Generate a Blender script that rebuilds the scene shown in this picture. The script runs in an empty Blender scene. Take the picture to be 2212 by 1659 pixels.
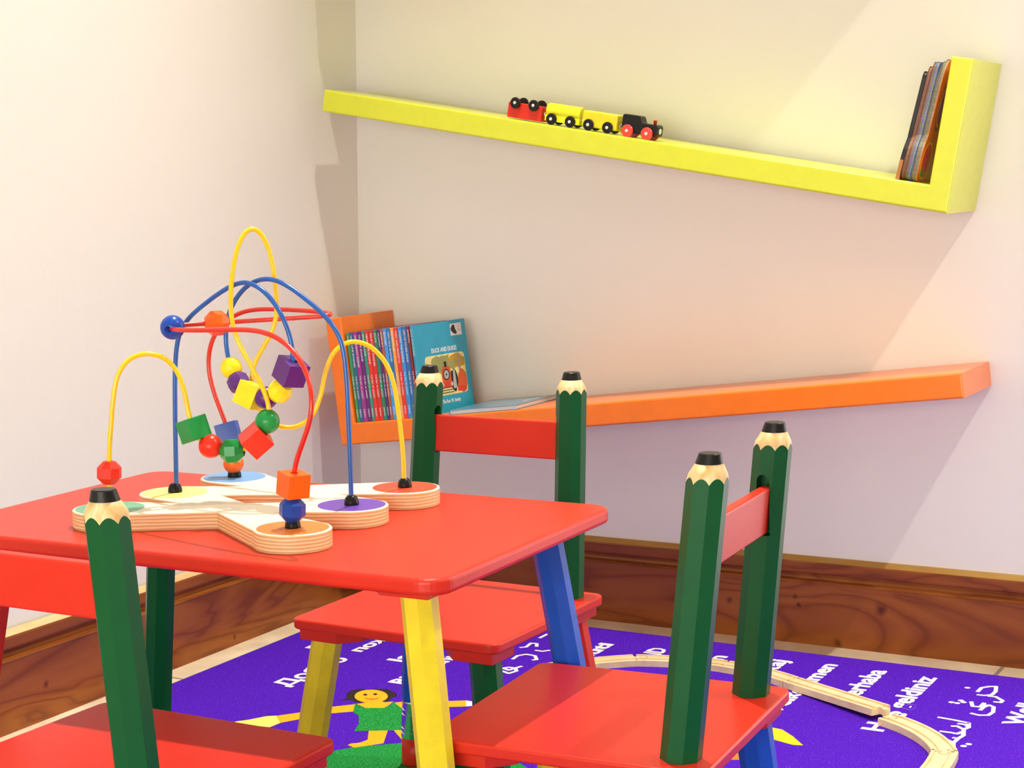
import bpy, bmesh, math, random
from mathutils import Vector, Matrix, Euler
random.seed(4)
C = bpy.context.collection
sc = bpy.context.scene
PI = math.pi
# ------------------------------------------------------------------ camera
cam_d = bpy.data.cameras.new('camera'); cam = bpy.data.objects.new('camera', cam_d); C.objects.link(cam)
FW = Vector((-0.465594, 0.877219, -0.117083)); RT = Vector((0.883915, 0.46748, -0.012499)); UP = Vector((-0.043769, 0.109311, 0.993043))
m = Matrix((RT, UP, -FW)).transposed().to_4x4(); m.translation = Vector((2.05164, -3.18782, 0.89013)); cam.matrix_world = m
cam_d.sensor_fit = 'HORIZONTAL'; cam_d.sensor_width = 36.0; cam_d.lens = 3859.77/2212*36.0; cam_d.clip_start = .05
sc.camera = cam
# ------------------------------------------------------------------ light / exposure
sc.view_settings.view_transform = 'Standard'
try: sc.view_settings.look = 'None'
except Exception: pass
sc.view_settings.gamma = 1.0; sc.view_settings.exposure = 0.08; sc.view_settings.use_curve_mapping = False
w = bpy.data.worlds.new('room_world'); sc.world = w; w.use_nodes = True
w.node_tree.nodes['Background'].inputs[0].default_value = (1, .93, .84, 1); w.node_tree.nodes['Background'].inputs[1].default_value = 0.3
CEIL = 3.0
# position x, y and power of every ceiling downlight
LAMPS = [(2.65, -.76, 190.0, 96, (2.2, -.70, .3)), (0.76, -0.76, 275.0, 88, (1.0, -1.10, .3))]  # x, y, power, beam angle, aim
# unseen square ceiling panels added for soft fill: x, y, size, power
FILL_PANELS = [(1.6, -3.2, .6, 1.5), (2.0, -4.3, .6, 1.5)]

# ------------------------------------------------------------------ materials
MATS = {}
def nodes(m): return m.node_tree.nodes, m.node_tree.links
def base_mat(name, col, rough=.45, metal=0.0, spec=.5, coat=0.0):
    if name in MATS: return MATS[name]
    m = bpy.data.materials.new(name); m.use_nodes = True
    b = m.node_tree.nodes['Principled BSDF']
    b.inputs['Base Color'].default_value = (*col, 1); b.inputs['Roughness'].default_value = rough
    b.inputs['Metallic'].default_value = metal; b.inputs['Specular IOR Level'].default_value = spec
    b.inputs['Coat Weight'].default_value = coat; b.inputs['Coat Roughness'].default_value = .15
    MATS[name] = m
    return m
def add_noise_bump(m, scale, strength, dist=.001, detail=3):
    N, L = nodes(m); b = N['Principled BSDF']
    tc = N.new('ShaderNodeTexCoord'); n = N.new('ShaderNodeTexNoise'); n.inputs['Scale'].default_value = scale; n.inputs['Detail'].default_value = detail
    bp = N.new('ShaderNodeBump'); bp.inputs['Strength'].default_value = strength; bp.inputs['Distance'].default_value = dist
    L.new(tc.outputs['Object'], n.inputs['Vector']); L.new(n.outputs['Fac'], bp.inputs['Height']); L.new(bp.outputs['Normal'], b.inputs['Normal'])
def add_mottle(m, c1, c2, scale, lo=.35, hi=.65, stretch=(1,1,1), detail=4, dist=0.0):
    N, L = nodes(m); b = N['Principled BSDF']
    tc = N.new('ShaderNodeTexCoord'); mp = N.new('ShaderNodeMapping'); mp.inputs['Scale'].default_value = stretch
    n = N.new('ShaderNodeTexNoise'); n.inputs['Scale'].default_value = scale; n.inputs['Detail'].default_value = detail; n.inputs['Distortion'].default_value = dist
    r = N.new('ShaderNodeValToRGB'); r.color_ramp.elements[0].position = lo; r.color_ramp.elements[1].position = hi
    r.color_ramp.elements[0].color = (*c1, 1); r.color_ramp.elements[1].color = (*c2, 1)
    L.new(tc.outputs['Object'], mp.inputs['Vector']); L.new(mp.outputs['Vector'], n.inputs['Vector'])
    L.new(n.outputs['Fac'], r.inputs['Fac']); L.new(r.outputs['Color'], b.inputs['Base Color'])
def paint(name, col, rough=.42, var=.06, scale=35, coat=0.0, spec=.5):
    if name in MATS: return MATS[name]
    m = base_mat(name, col, rough, coat=coat, spec=spec)
    add_mottle(m, tuple(c*(1-var) for c in col), tuple(min(1, c*(1+var)) for c in col), scale)
    add_noise_bump(m, 260, .12, .0006)
    return m
RED = paint('painted_red', (.62, .026, .010), .36, .015, spec=.3)
GREEN = paint('painted_green', (.003, .085, .022), .34, .04, spec=.2)
YELLOW = paint('painted_yellow', (.78, .64, .008), .42)
BLUE = paint('painted_blue', (.008, .085, .50), .42, spec=.35)
LIME = paint('lime_lacquer', (.64, .68, .022), .30, .02, coat=.35)
ORANGE = paint('orange_lacquer', (.92, .19, .004), .30, .03, coat=.35)
BLACK = paint('black_paint', (.008, .007, .006), .35, spec=.25)
def wood(name, c1, c2, scale=8, stretch=(1, 1, .08), rough=.5, dist=2.0, lo=.3, hi=.7):
    if name in MATS: return MATS[name]
    m = base_mat(name, c1, rough); add_mottle(m, c1, c2, scale, lo, hi, stretch, 8, dist); add_noise_bump(m, 180, .1, .0006); return m
PENCILWOOD = wood('pencil_bare_wood', (.62, .36, .10), (.90, .72, .40), 60, (1, 1, .12), .5, 1.5)
TRACKWOOD = wood('beech_track', (.70, .50, .25), (.84, .66, .38), 30, (1, 1, 1), .5, 1.0)
SILVER = base_mat('ferrule_metal', (.80, .80, .78), .18, 1.0)
CHROME = base_mat('magnet_metal', (.75, .75, .73), .2, 1.0)
WHITE = paint('white_paint', (.85, .83, .78), .45)
# plywood base of the toy: pale top, banded plies at the edge
def plywood():
    m = base_mat('plywood', (.8, .65, .4), .45); N, L = nodes(m); b = N['Principled BSDF']
    tc = N.new('ShaderNodeTexCoord'); sep = N.new('ShaderNodeSeparateXYZ'); L.new(tc.outputs['Object'], sep.inputs[0])
    n = N.new('ShaderNodeTexNoise'); n.inputs['Scale'].default_value = 45; mp = N.new('ShaderNodeMapping'); mp.inputs['Scale'].default_value = (1, 1, 3)
    L.new(tc.outputs['Object'], mp.inputs[0]); L.new(mp.outputs[0], n.inputs['Vector'])
    mu = N.new('ShaderNodeMath'); mu.operation = 'MULTIPLY_ADD'; mu.inputs[1].default_value = 1700.0
    n2 = N.new('ShaderNodeMath'); n2.operation = 'MULTIPLY'; n2.inputs[1].default_value = 3.0; L.new(n.outputs['Fac'], n2.inputs[0])
    L.new(sep.outputs['Z'], mu.inputs[0]); L.new(n2.outputs[0], mu.inputs[2])
    s = N.new('ShaderNodeMath'); s.operation = 'SINE'; L.new(mu.outputs[0], s.inputs[0])
    r = N.new('ShaderNodeValToRGB'); r.color_ramp.elements[0].position = .0; r.color_ramp.elements[1].position = .9
    r.color_ramp.elements[0].color = (.62, .38, .15, 1); r.color_ramp.elements[1].color = (.90, .68, .38, 1)
    mr = N.new('ShaderNodeMapRange'); mr.inputs[1].default_value = -1; L.new(s.outputs[0], mr.inputs[0]); L.new(mr.outputs[0], r.inputs[0])
    g = N.new('ShaderNodeNewGeometry'); sg = N.new('ShaderNodeSeparateXYZ'); L.new(g.outputs['Normal'], sg.inputs[0])
    gt = N.new('ShaderNodeMath'); gt.operation = 'GREATER_THAN'; gt.inputs[1].default_value = .5; L.new(sg.outputs['Z'], gt.inputs[0])
    mx = N.new('ShaderNodeMix'); mx.data_type = 'RGBA'; L.new(gt.outputs[0], mx.inputs[0]); L.new(r.outputs[0], mx.inputs[6]); mx.inputs[7].default_value = (.88, .80, .60, 1)
    L.new(mx.outputs[2], b.inputs['Base Color']); return m
PLY = plywood()
def wall_mat(name, col):
    m = base_mat(name, col, .75, spec=.25); add_mottle(m, tuple(c*.985 for c in col), col, 3, .3, .7); add_noise_bump(m, 42, .25, .0025, 6); return m
WALL = wall_mat('wall_plaster', (.84, .82, .725))
CEILM = wall_mat('ceiling_paint', (.50, .48, .45))
WALL_FAR = wall_mat('far_wall_paint', (.50, .47, .43))
def cherry(name, axis, knots):
    """Varnished cherry board, grain along the given axis, with dark knots."""
    m = base_mat(name, (.3, .1, .03), .30, coat=.08, spec=.3); N, L = nodes(m); b = N['Principled BSDF']
    tc = N.new('ShaderNodeTexCoord'); mp = N.new('ShaderNodeMapping')
    st = [6.0, 6.0, 6.0]; st[axis] = 1.1; mp.inputs['Scale'].default_value = st
    n = N.new('ShaderNodeTexNoise'); n.inputs['Scale'].default_value = 1.3; n.inputs['Detail'].default_value = 3; n.inputs['Distortion'].default_value = .6
    L.new(tc.outputs['Object'], mp.inputs[0]); L.new(mp.outputs[0], n.inputs['Vector'])
    mu = N.new('ShaderNodeMath'); mu.operation = 'MULTIPLY'; mu.inputs[1].default_value = 62; L.new(n.outputs['Fac'], mu.inputs[0])
    s = N.new('ShaderNodeMath'); s.operation = 'SINE'; L.new(mu.outputs[0], s.inputs[0])
    mr = N.new('ShaderNodeMapRange'); mr.inputs[1].default_value = -1; L.new(s.outputs[0], mr.inputs[0])
    r = N.new('ShaderNodeValToRGB'); e = r.color_ramp.elements
    e[0].position = 0; e[0].color = (.185, .042, .007, 1); e[1].position = 1; e[1].color = (.29, .078, .012, 1)
    k = e.new(.12); k.color = (.24, .058, .009, 1)
    L.new(mr.outputs[0], r.inputs[0])
    n3 = N.new('ShaderNodeTexNoise'); n3.inputs['Scale'].default_value = 2.2; n3.inputs['Detail'].default_value = 5
    mp3 = N.new('ShaderNodeMapping'); s3 = [2.5]*3; s3[axis] = .8; mp3.inputs['Scale'].default_value = s3; L.new(tc.outputs['Object'], mp3.inputs[0]); L.new(mp3.outputs[0], n3.inputs['Vector'])
    r3 = N.new('ShaderNodeValToRGB'); r3.color_ramp.elements[0].position = .35; r3.color_ramp.elements[1].position = .7
    r3.color_ramp.elements[0].color = (.80, .75, .7, 1); r3.color_ramp.elements[1].color = (1.25, 1.4, 1.5, 1); L.new(n3.outputs['Fac'], r3.inputs[0])
    mx = N.new('ShaderNodeMix'); mx.data_type = 'RGBA'; mx.blend_type = 'MULTIPLY'; mx.inputs[0].default_value = 1; L.new(r.outputs[0], mx.inputs[6]); L.new(r3.outputs[0], mx.inputs[7])
    # knots: small dark ovals at fixed places along the board
    nd = N.new('ShaderNodeTexNoise'); nd.inputs['Scale'].default_value = 60; nd.inputs['Detail'].default_value = 4; L.new(tc.outputs['Object'], nd.inputs['Vector'])
    prev = mx.outputs[2]
    for (ka, kz, kr) in knots:
        mpk = N.new('ShaderNodeMapping'); lc = [0, 0, -kz/kr]; lc[axis] = -ka/kr*1.15; sk = [0, 0, 1/kr]; sk[axis] = 1/kr*1.15; mpk.inputs['Scale'].default_value = sk; mpk.inputs['Location'].default_value = lc
        ln = N.new('ShaderNodeVectorMath'); ln.operation = 'LENGTH'; L.new(tc.outputs['Object'], mpk.inputs[0]); L.new(mpk.outputs[0], ln.inputs[0])
        am = N.new('ShaderNodeMath'); am.operation = 'MULTIPLY_ADD'; am.inputs[1].default_value = 1.6; L.new(nd.outputs['Fac'], am.inputs[0]); L.new(ln.outputs['Value'], am.inputs[2])
        rk = N.new('ShaderNodeValToRGB'); rk.color_ramp.elements[0].position = .30; rk.color_ramp.elements[1].position = .80
        dv = N.new('ShaderNodeMath'); dv.operation = 'MULTIPLY'; dv.inputs[1].default_value = .42; L.new(am.outputs[0], dv.inputs[0])
        rk.color_ramp.elements[0].color = (.16, .08, .05, 1); rk.color_ramp.elements[1].color = (1, 1, 1, 1); L.new(dv.outputs[0], rk.inputs[0])
        mx2 = N.new('ShaderNodeMix'); mx2.data_type = 'RGBA'; mx2.blend_type = 'MULTIPLY'; mx2.inputs[0].default_value = 1; L.new(prev, mx2.inputs[6]); L.new(rk.outputs[0], mx2.inputs[7]); prev = mx2.outputs[2]
    L.new(prev, b.inputs['Base Color']); return m
CHX = cherry('cherry_board_x', 0, [(1.135, .082, .015), (.970, .090, .008), (.977, .074, .006), (1.054, .008, .011), (.837, .070, .008)])
CHY = cherry('cherry_board_y', 1, [(-.492, .017, .006), (-1.007, .060, .009)])
def rug_mat(name, col, var=.28, rough=.8):
    m = base_mat(name, col, rough, spec=.06); N, L = nodes(m); b = N['Principled BSDF']
    tc = N.new('ShaderNodeTexCoord'); n = N.new('ShaderNodeTexNoise'); n.inputs['Scale'].default_value = 420; n.inputs['Detail'].default_value = 2
    L.new(tc.outputs['Object'], n.inputs['Vector'])
    r = N.new('ShaderNodeValToRGB'); r.color_ramp.elements[0].position = .36; r.color_ramp.elements[1].position = .66
    r.color_ramp.elements[0].color = (*[c*(1-var) for c in col], 1); r.color_ramp.elements[1].color = (*[min(1, c*(1+var)+.01) for c in col], 1)
    L.new(n.outputs['Fac'], r.inputs[0])
    v = N.new('ShaderNodeTexVoronoi'); v.inputs['Scale'].default_value = 170; L.new(tc.outputs['Object'], v.inputs['Vector'])
    lt = N.new('ShaderNodeMath'); lt.operation = 'LESS_THAN'; lt.inputs[1].default_value = .14; L.new(v.outputs['Distance'], lt.inputs[0])
    mx = N.new('ShaderNodeMix'); mx.data_type = 'RGBA'; L.new(r.outputs[0], mx.inputs[6]); mx.inputs[7].default_value = (*[min(1, c*1.5+.09) for c in col], 1)
    f = N.new('ShaderNodeMath'); f.operation = 'MULTIPLY'; f.inputs[1].default_value = .8; L.new(lt.outputs[0], f.inputs[0]); L.new(f.outputs[0], mx.inputs[0])
    L.new(mx.outputs[2], b.inputs['Base Color'])
    bp = N.new('ShaderNodeBump'); bp.inputs['Strength'].default_value = .9; bp.inputs['Distance'].default_value = .002
    L.new(n.outputs['Fac'], bp.inputs['Height']); L.new(bp.outputs['Normal'], b.inputs['Normal']); return m
RUG = dict(purple=rug_mat('rug_purple', (.072, .006, .44)), white=rug_mat('rug_white', (.80, .76, .74), .08), green=rug_mat('rug_green', (.012, .26, .045), .5),
           yellow=rug_mat('rug_yellow', (.90, .62, .02), .12), pale=rug_mat('rug_pale_yellow', (.93, .80, .16), .08), skin=rug_mat('rug_skin', (.85, .42, .015), .15), black=rug_mat('rug_black', (.03, .018, .02), .4),
           orange=rug_mat('rug_orange', (.88, .20, .02), .15), edge=rug_mat('rug_binding', (.10, .16, .25), .2))
def floor_mat():
    m = base_mat('pale_floor_tile', (.72, .62, .45), .35); N, L = nodes(m); b = N['Principled BSDF']
    tc = N.new('ShaderNodeTexCoord'); mp = N.new('ShaderNodeMapping'); mp.inputs['Location'].default_value = (.44, .12, 0); mp.inputs['Rotation'].default_value = (0, 0, 0)
    br = N.new('ShaderNodeTexBrick'); br.inputs['Scale'].default_value = 1.0; br.inputs['Brick Width'].default_value = .6; br.inputs['Row Height'].default_value = .6; br.inputs['Mortar Size'].default_value = .004; br.offset = 0
    br.inputs['Color1'].default_value = (.80, .67, .46, 1); br.inputs['Color2'].default_value = (.86, .74, .53, 1); br.inputs['Mortar'].default_value = (.36, .30, .22, 1)
    L.new(tc.outputs['Object'], mp.inputs[0]); L.new(mp.outputs[0], br.inputs['Vector'])
    n = N.new('ShaderNodeTexNoise'); n.inputs['Scale'].default_value = 14; n.inputs['Detail'].default_value = 8; L.new(tc.outputs['Object'], n.inputs['Vector'])
    r = N.new('ShaderNodeValToRGB'); r.color_ramp.elements[0].position = .3; r.color_ramp.elements[1].position = .7; r.color_ramp.elements[0].color = (.82, .8, .76, 1); r.color_ramp.elements[1].color = (1.1, 1.12, 1.12, 1); L.new(n.outputs['Fac'], r.inputs[0])
    mx = N.new('ShaderNodeMix'); mx.data_type = 'RGBA'; mx.blend_type = 'MULTIPLY'; mx.inputs[0].default_value = 1; L.new(br.outputs['Color'], mx.inputs[6]); L.new(r.outputs[0], mx.inputs[7])
    L.new(mx.outputs[2], b.inputs['Base Color']); return m
FLOOR = floor_mat()

# ------------------------------------------------------------------ mesh helpers
def mesh_obj(name, me, mats, parent=None, loc=None):
    for mt in (mats if isinstance(mats, (list, tuple)) else [mats]): me.materials.append(mt)
    o = bpy.data.objects.new(name, me); C.objects.link(o)
    if parent is not None: o.parent = parent
    if loc is not None: o.location = loc
    return o
def thing(name, label, cat, loc=(0, 0, 0), rot=(0, 0, 0), group=None):
    o = bpy.data.objects.new(name, None); C.objects.link(o); o.location = loc; o.rotation_euler = rot
    o['label'] = label; o['category'] = cat; o.empty_display_size = .05
    if group: o['group'] = group
    return o
def tag(o, label, cat, group=None):
    o['label'] = label; o['category'] = cat
    if group: o['group'] = group
    return o
def struct(o): o['kind'] = 'structure'; return o
class MB:
    def __init__(s): s.bm = bmesh.new()
    def add(s, verts, faces, mat=0, smooth=False):
        vs = [s.bm.verts.new(v) for v in verts]
        for f in faces:
            try: F = s.bm.faces.new([vs[i] for i in f]); F.material_index = mat; F.smooth = smooth
            except ValueError: pass
        return vs
    def mesh(s, me2, mat=0, M=None, smooth=None):
        vs = [s.bm.verts.new((M @ v.co) if M else v.co) for v in me2.vertices]
        for p_ in me2.polygons:
            try: F = s.bm.faces.new([vs[i] for i in p_.vertices]); F.material_index = mat; F.smooth = p_.use_smooth if smooth is None else smooth
            except ValueError: pass
    def box(s, a, b, mat=0, bev=0.0, seg=2, M=None):
        t = bmesh.new(); bmesh.ops.create_cube(t, size=1)
        for v in t.verts: v.co = Vector((a[i]+(b[i]-a[i])*(v.co[i]+.5) for i in range(3)))
        if bev: bmesh.ops.bevel(t, geom=t.edges[:], offset=bev, segments=seg, affect='EDGES', profile=.5)
        me = bpy.data.meshes.new('t'); t.to_mesh(me); t.free(); s.mesh(me, mat, M, False); bpy.data.meshes.remove(me)
    def lathe(s, prof, n=32, mat=0, M=None, smooth=True, cap=True, mod=None):
        rows = []
        for r, z in prof:
            row = []
            for i in range(n):
                a = 2*PI*i/n; rr = r*(mod(a, z) if mod else 1); v = Vector((rr*math.cos(a), rr*math.sin(a), z)); row.append(s.bm.verts.new(M @ v if M else v))
            rows.append(row)
        for j in range(len(rows)-1):
            for i in range(n):
                F = s.bm.faces.new((rows[j][i], rows[j][(i+1) % n], rows[j+1][(i+1) % n], rows[j+1][i])); F.smooth = smooth; F.material_index = mat
        if cap:
            F = s.bm.faces.new(rows[0][::-1]); F.material_index = mat; F = s.bm.faces.new(rows[-1]); F.material_index = mat
    def build(s, name, mats, parent=None, loc=None):
        bmesh.ops.recalc_face_normals(s.bm, faces=s.bm.faces[:])
        me = bpy.data.meshes.new(name); s.bm.to_mesh(me); s.bm.free(); return mesh_obj(name, me, mats, parent, loc)
DG = None
def curve_to_mesh(cu):
    o = bpy.data.objects.new('tmp', cu); C.objects.link(o)
    dg = bpy.context.evaluated_depsgraph_get(); dg.update()
    me = bpy.data.meshes.new_from_object(o.evaluated_get(dg)); bpy.data.objects.remove(o); bpy.data.curves.remove(cu); return me
def ex(outlines, z0, z1, bev=0.0, res=2):
    """Extruded plate from closed outlines (the first outer, others holes), edges rounded by bev."""
    cu = bpy.data.curves.new('t', 'CURVE'); cu.dimensions = '2D'; cu.fill_mode = 'BOTH'
    for pts in outlines:
        sp = cu.splines.new('POLY'); sp.points.add(len(pts)-1); sp.use_cyclic_u = True
        for i, q in enumerate(pts): sp.points[i].co = (q[0], q[1], 0, 1)
    cu.extrude = (z1-z0)/2-bev; cu.bevel_depth = bev; cu.bevel_resolution = res; cu.offset = -bev
    me = curve_to_mesh(cu)
    for v in me.vertices: v.co.z += (z0+z1)/2
    for p_ in me.polygons: p_.use_smooth = False
    return me
def rrect(w, d, r, seg=6, cx=0, cy=0):
    pts = []
    for sx, sy, a0 in ((1, 1, 0), (-1, 1, 90), (-1, -1, 180), (1, -1, 270)):
        for k in range(seg+1):
            a = math.radians(a0+90*k/seg); pts.append((cx+sx*(w/2-r)+r*math.cos(a), cy+sy*(d/2-r)+r*math.sin(a)))
    return pts
def wire_mesh(pts, r, bres=4, smooth_iter=2):
    P = [Vector(q) for q in pts]
    for _ in range(smooth_iter):
        P = [P[0]]+[P[i-1]*.18+P[i]*.64+P[i+1]*.18 for i in range(1, len(P)-1)]+[P[-1]]
    cu = bpy.data.curves.new('t', 'CURVE'); cu.dimensions = '3D'; cu.bevel_depth = r; cu.bevel_resolution = bres; cu.use_fill_caps = True
    sp = cu.splines.new('BEZIER'); sp.bezier_points.add(len(P)-1); sp.resolution_u = 5
    for i, q in enumerate(P):
        b = sp.bezier_points[i]; b.co = q
        t = (P[min(i+1, len(P)-1)]-P[max(i-1, 0)]).normalized()
        l1 = (q-P[i-1]).length/3 if i else .003; l2 = (P[i+1]-q).length/3 if i < len(P)-1 else .003
        b.handle_left_type = b.handle_right_type = 'FREE'; b.handle_left = q-t*l1; b.handle_right = q+t*l2
    me = curve_to_mesh(cu)
    for p_ in me.polygons: p_.use_smooth = True
    return me, P
def text_mesh(s, size, extrude=.0002, bold=0.0, align='LEFT', shear=0.0, cond=1.0):
    cu = bpy.data.curves.new('t', 'FONT'); cu.body = s; cu.size = size; cu.extrude = extrude; cu.offset = bold; cu.align_x = align; cu.shear = shear; cu.resolution_u = 2
    me = curve_to_mesh(cu)
    if cond != 1.0:
        for v in me.vertices: v.co.x *= cond
    return me
def strokes(pts, wd, z):
    """thick flat polyline as quads with round-ish joints: list of (verts, faces)"""
    out = []
    for i in range(len(pts)-1):
        a = Vector((*pts[i], 0)); b = Vector((*pts[i+1], 0)); d = (b-a)
        if d.length < 1e-6: continue
        d.normalize(); n = Vector((-d.y, d.x, 0))*wd/2; a2 = a-d*wd*.25; b2 = b+d*wd*.25
        out.append([(a2-n)+Vector((0, 0, z)), (b2-n)+Vector((0, 0, z)), (b2+n)+Vector((0, 0, z)), (a2+n)+Vector((0, 0, z))])
    return out
def copy_tree(o, parent=None):
    c = o.copy(); C.objects.link(c)
    if parent is not None: c.parent = parent
    for ch in list(o.children): copy_tree(ch, c)
    return c

# ------------------------------------------------------------------ room shell
RX, FY = 3.7, -4.9
def plane_box(name, a, b, mat): mb = MB(); mb.box(a, b); return struct(mb.build(name, mat))
plane_box('floor', (-.12, FY-.12, -.06), (RX+.12, .12, 0), FLOOR)
plane_box('ceiling', (-.12, FY-.12, CEIL), (RX+.12, .12, CEIL+.06), CEILM)
plane_box('wall_back', (-.12, 0, 0), (RX+.12, .1, CEIL), WALL)
plane_box('wall_front', (-.12, FY-.1, 0), (RX+.12, FY, CEIL), WALL_FAR)
plane_box('wall_right', (RX, FY, 0), (RX+.1, 0, CEIL), WALL_FAR)
# left wall stands a hair out of plumb
mb = MB(); xb, xt = -.013, .026
mb.add([(-.12, FY, 0), (xb, FY, 0), (xb, 0, 0), (-.12, 0, 0), (-.12, FY, CEIL), (xt, FY, CEIL), (xt, 0, CEIL), (-.12, 0, CEIL)],
       [(0, 1, 2, 3), (4, 7, 6, 5), (0, 4, 5, 1), (1, 5, 6, 2), (2, 6, 7, 3), (3, 7, 4, 0)])
struct(mb.build('wall_left', WALL))
# skirting: one moulded profile (distance from wall, height) swept along each wall
PROF = [(0, 0), (.0195, 0), (.0195, .118), (.0205, .1195), (.019, .1215), (.0075, .1235), (.0055, .128), (.0070, .134), (.0135, .1365), (.0145, .140), (.0145, .1545), (.0135, .1575), (.008, .163), (.004, .1655), (0, .166)]
def skirting(name, axis, lo, hi, mat, off=0.0, sgn=1, top=None):
    mb = MB(); n = len(PROF); vs = []
    for e in (lo, hi):
        for d, z in PROF: vs.append((e, -(off+d)*sgn, z) if axis == 0 else ((off+d)*sgn, e, z))
    mb.add(vs, [(i, (i+1) % n, n+(i+1) % n, n+i) for i in range(n)]+[tuple(range(n))[::-1], tuple(range(n, 2*n))])
    o = mb.build(name, [mat, top])
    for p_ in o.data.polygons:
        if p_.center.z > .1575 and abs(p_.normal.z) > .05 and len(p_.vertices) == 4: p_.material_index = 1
    return struct(o)
BARE_LIT1 = wood('worn_edge_dark', (.36, .19, .03), (.48, .28, .06), 12, (.3, 1, 1)); BARE_LIT2 = wood('worn_edge_pale', (.66, .42, .17), (.80, .58, .28), 12, (1, .3, 1))  # bare worn top edge, with the downlight highlight painted into its colour
skirting('baseboard_back', 0, -.005, 1.725, CHX, top=BARE_LIT1)
skirting('baseboard_left', 1, FY, -.0196, CHY, off=-.006, top=BARE_LIT2)

# ------------------------------------------------------------------ ceiling downlights
LIT = base_mat('lamp_glow', (1, 1, 1)); N, L = nodes(LIT); N['Principled BSDF'].inputs['Emission Color'].default_value = (1, .9, .75, 1); N['Principled BSDF'].inputs['Emission Strength'].default_value = 1.5
LAMPCOL = (1.0, .94, .865)
for i, (x, y, pw, beam, aim) in enumerate(LAMPS):
    t = thing('ceiling_light', ['recessed round ceiling downlight above the right part of the back wall', 'recessed round ceiling downlight in the corner above the shelves'][i], 'ceiling light', (x, y, CEIL))
    mb = MB(); mb.lathe([(.062, 0), (.062, -.004), (.050, -.006), (.045, -.002), (.045, -.0005)], 40, cap=False); mb.build('trim_ring', WHITE, t)
    mb = MB(); mb.lathe([(.044, -.001), (.044, -.0022)], 40); mb.build('lamp_disc', LIT, t)
    ld = bpy.data.lights.new('downlight', 'SPOT'); ld.spot_size = math.radians(beam); ld.spot_blend = 1.0; ld.energy = pw; ld.color = LAMPCOL; ld.shadow_soft_size = .022
    lo = bpy.data.objects.new('downlight', ld); C.objects.link(lo); lo.parent = t; lo.location = (0, 0, -.045); lo.rotation_euler = (Vector(aim)-Vector((x, y, CEIL-.045))).to_track_quat('-Z', 'Y').to_euler()
for i, (x, y, sz, pw) in enumerate(FILL_PANELS):
    t = thing('ceiling_panel_light', ['square ceiling light panel between the two downlights and the window wall', 'square ceiling light panel beside the window wall'][i], 'ceiling light', (x, y, CEIL))
    mb = MB(); mb.box((-sz/2, -sz/2, -.012), (sz/2, sz/2, 0), 0, .002, 1); mb.build('panel_frame', WHITE, t)
    mb = MB(); mb.box((-sz/2+.02, -sz/2+.02, -.0135), (sz/2-.02, sz/2-.02, -.011)); mb.build('diffuser', LIT, t)
    ld = bpy.data.lights.new('panel', 'AREA'); ld.shape = 'SQUARE'; ld.size = sz-.04; ld.energy = pw; ld.color = LAMPCOL
    lo = bpy.data.objects.new('panel', ld); C.objects.link(lo); lo.parent = t; lo.location = (0, 0, -.02)

# added fill light, both unseen and glowing: a glazed door to the right of the shelves and a wide window behind the viewer
def glow(name, col, st):
    m = base_mat(name, (1, 1, 1)); n_ = m.node_tree.nodes['Principled BSDF']; n_.inputs['Emission Color'].default_value = (*col, 1); n_.inputs['Emission Strength'].default_value = st; return m
FILLD, FILLW = 2.8, 8.5
def fill_glazing(kind, n, axis_y, x0, x1, z0, z1, mat, inward):
    """frame with one pane, standing proud of the wall plane y=axis_y towards inward (+1/-1)"""
    mb = MB(); f = .05; y0 = axis_y; y1 = axis_y+.03*inward; lo, hi = min(y0, y1), max(y0, y1)
    for a, b in (((x0-f, z0-(f if kind == 'window' else 0)), (x0, z1+f)), ((x1, z0-(f if kind == 'window' else 0)), (x1+f, z1+f)), ((x0, z1), (x1, z1+f)), ((x0, z0-(f if kind == 'window' else -.001)), (x1, z0+(0 if kind == 'window' else .06)))):
        mb.box((a[0], lo, a[1]), (b[0], hi, b[1]), 0, .002, 1)
    struct(mb.build('%s_%d' % (kind, n), WHITE)); fr = bpy.data.objects['%s_%d' % (kind, n)]
    mb = MB(); mb.box((x0, lo+.008, z0), (x1, hi-.008, z1)); mb.build('pane', mat, fr)
fill_glazing('door', 1, 0, 1.78, 2.62, .006, 2.05, glow('daylight_door', (1, .96, .90), FILLD), -1)
fill_glazing('window', 1, FY, .6, 3.2, .25, 1.45, glow('daylight_window', (1, .96, .91), FILLW), 1)

# ------------------------------------------------------------------ L shaped wall shelves
def shelf(name, label, origin, ang, mirror, mat):
    t = thing(name, label, 'shelf', origin)
    Ls, Hu, ts_, tu, D = 1.262, .257, .043, .038, .2
    out = [(0, 0), (Ls, 0), (Ls, ts_), (tu, ts_), (tu, Hu), (0, Hu)]
    me = ex([out], 0, D, .0035, 3)
    ca, sa = math.cos(ang), math.sin(ang)
    for v in me.vertices:
        x, z, y = v.co.x, v.co.y, v.co.z
        if mirror: x = -x
        v.co = (x*ca-z*sa, -y, x*sa+z*ca)
    bm = bmesh.new(); bm.from_mesh(me); bmesh.ops.recalc_face_normals(bm, faces=bm.faces[:]); bm.to_mesh(me); bm.free()
    # slab and upright are one painted body
    o = mesh_obj('shelf_body', me, mat, t)
    return t
GA = -math.radians(9.25); OA = math.radians(7.1)
GO = Vector((1.292, 0, .814)); OO = Vector((.074, 0, .349))
shelf('wall_shelf', 'lime green L-shaped wall shelf sloping down to its upright end, carrying a toy train', GO, GA, True, LIME)
shelf('wall_shelf', 'orange L-shaped wall shelf sloping down to a row of books in the corner', OO, OA, False, ORANGE)
UPY = paint('yellow_lacquer', (.85, .72, .25), .35, .02)
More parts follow.
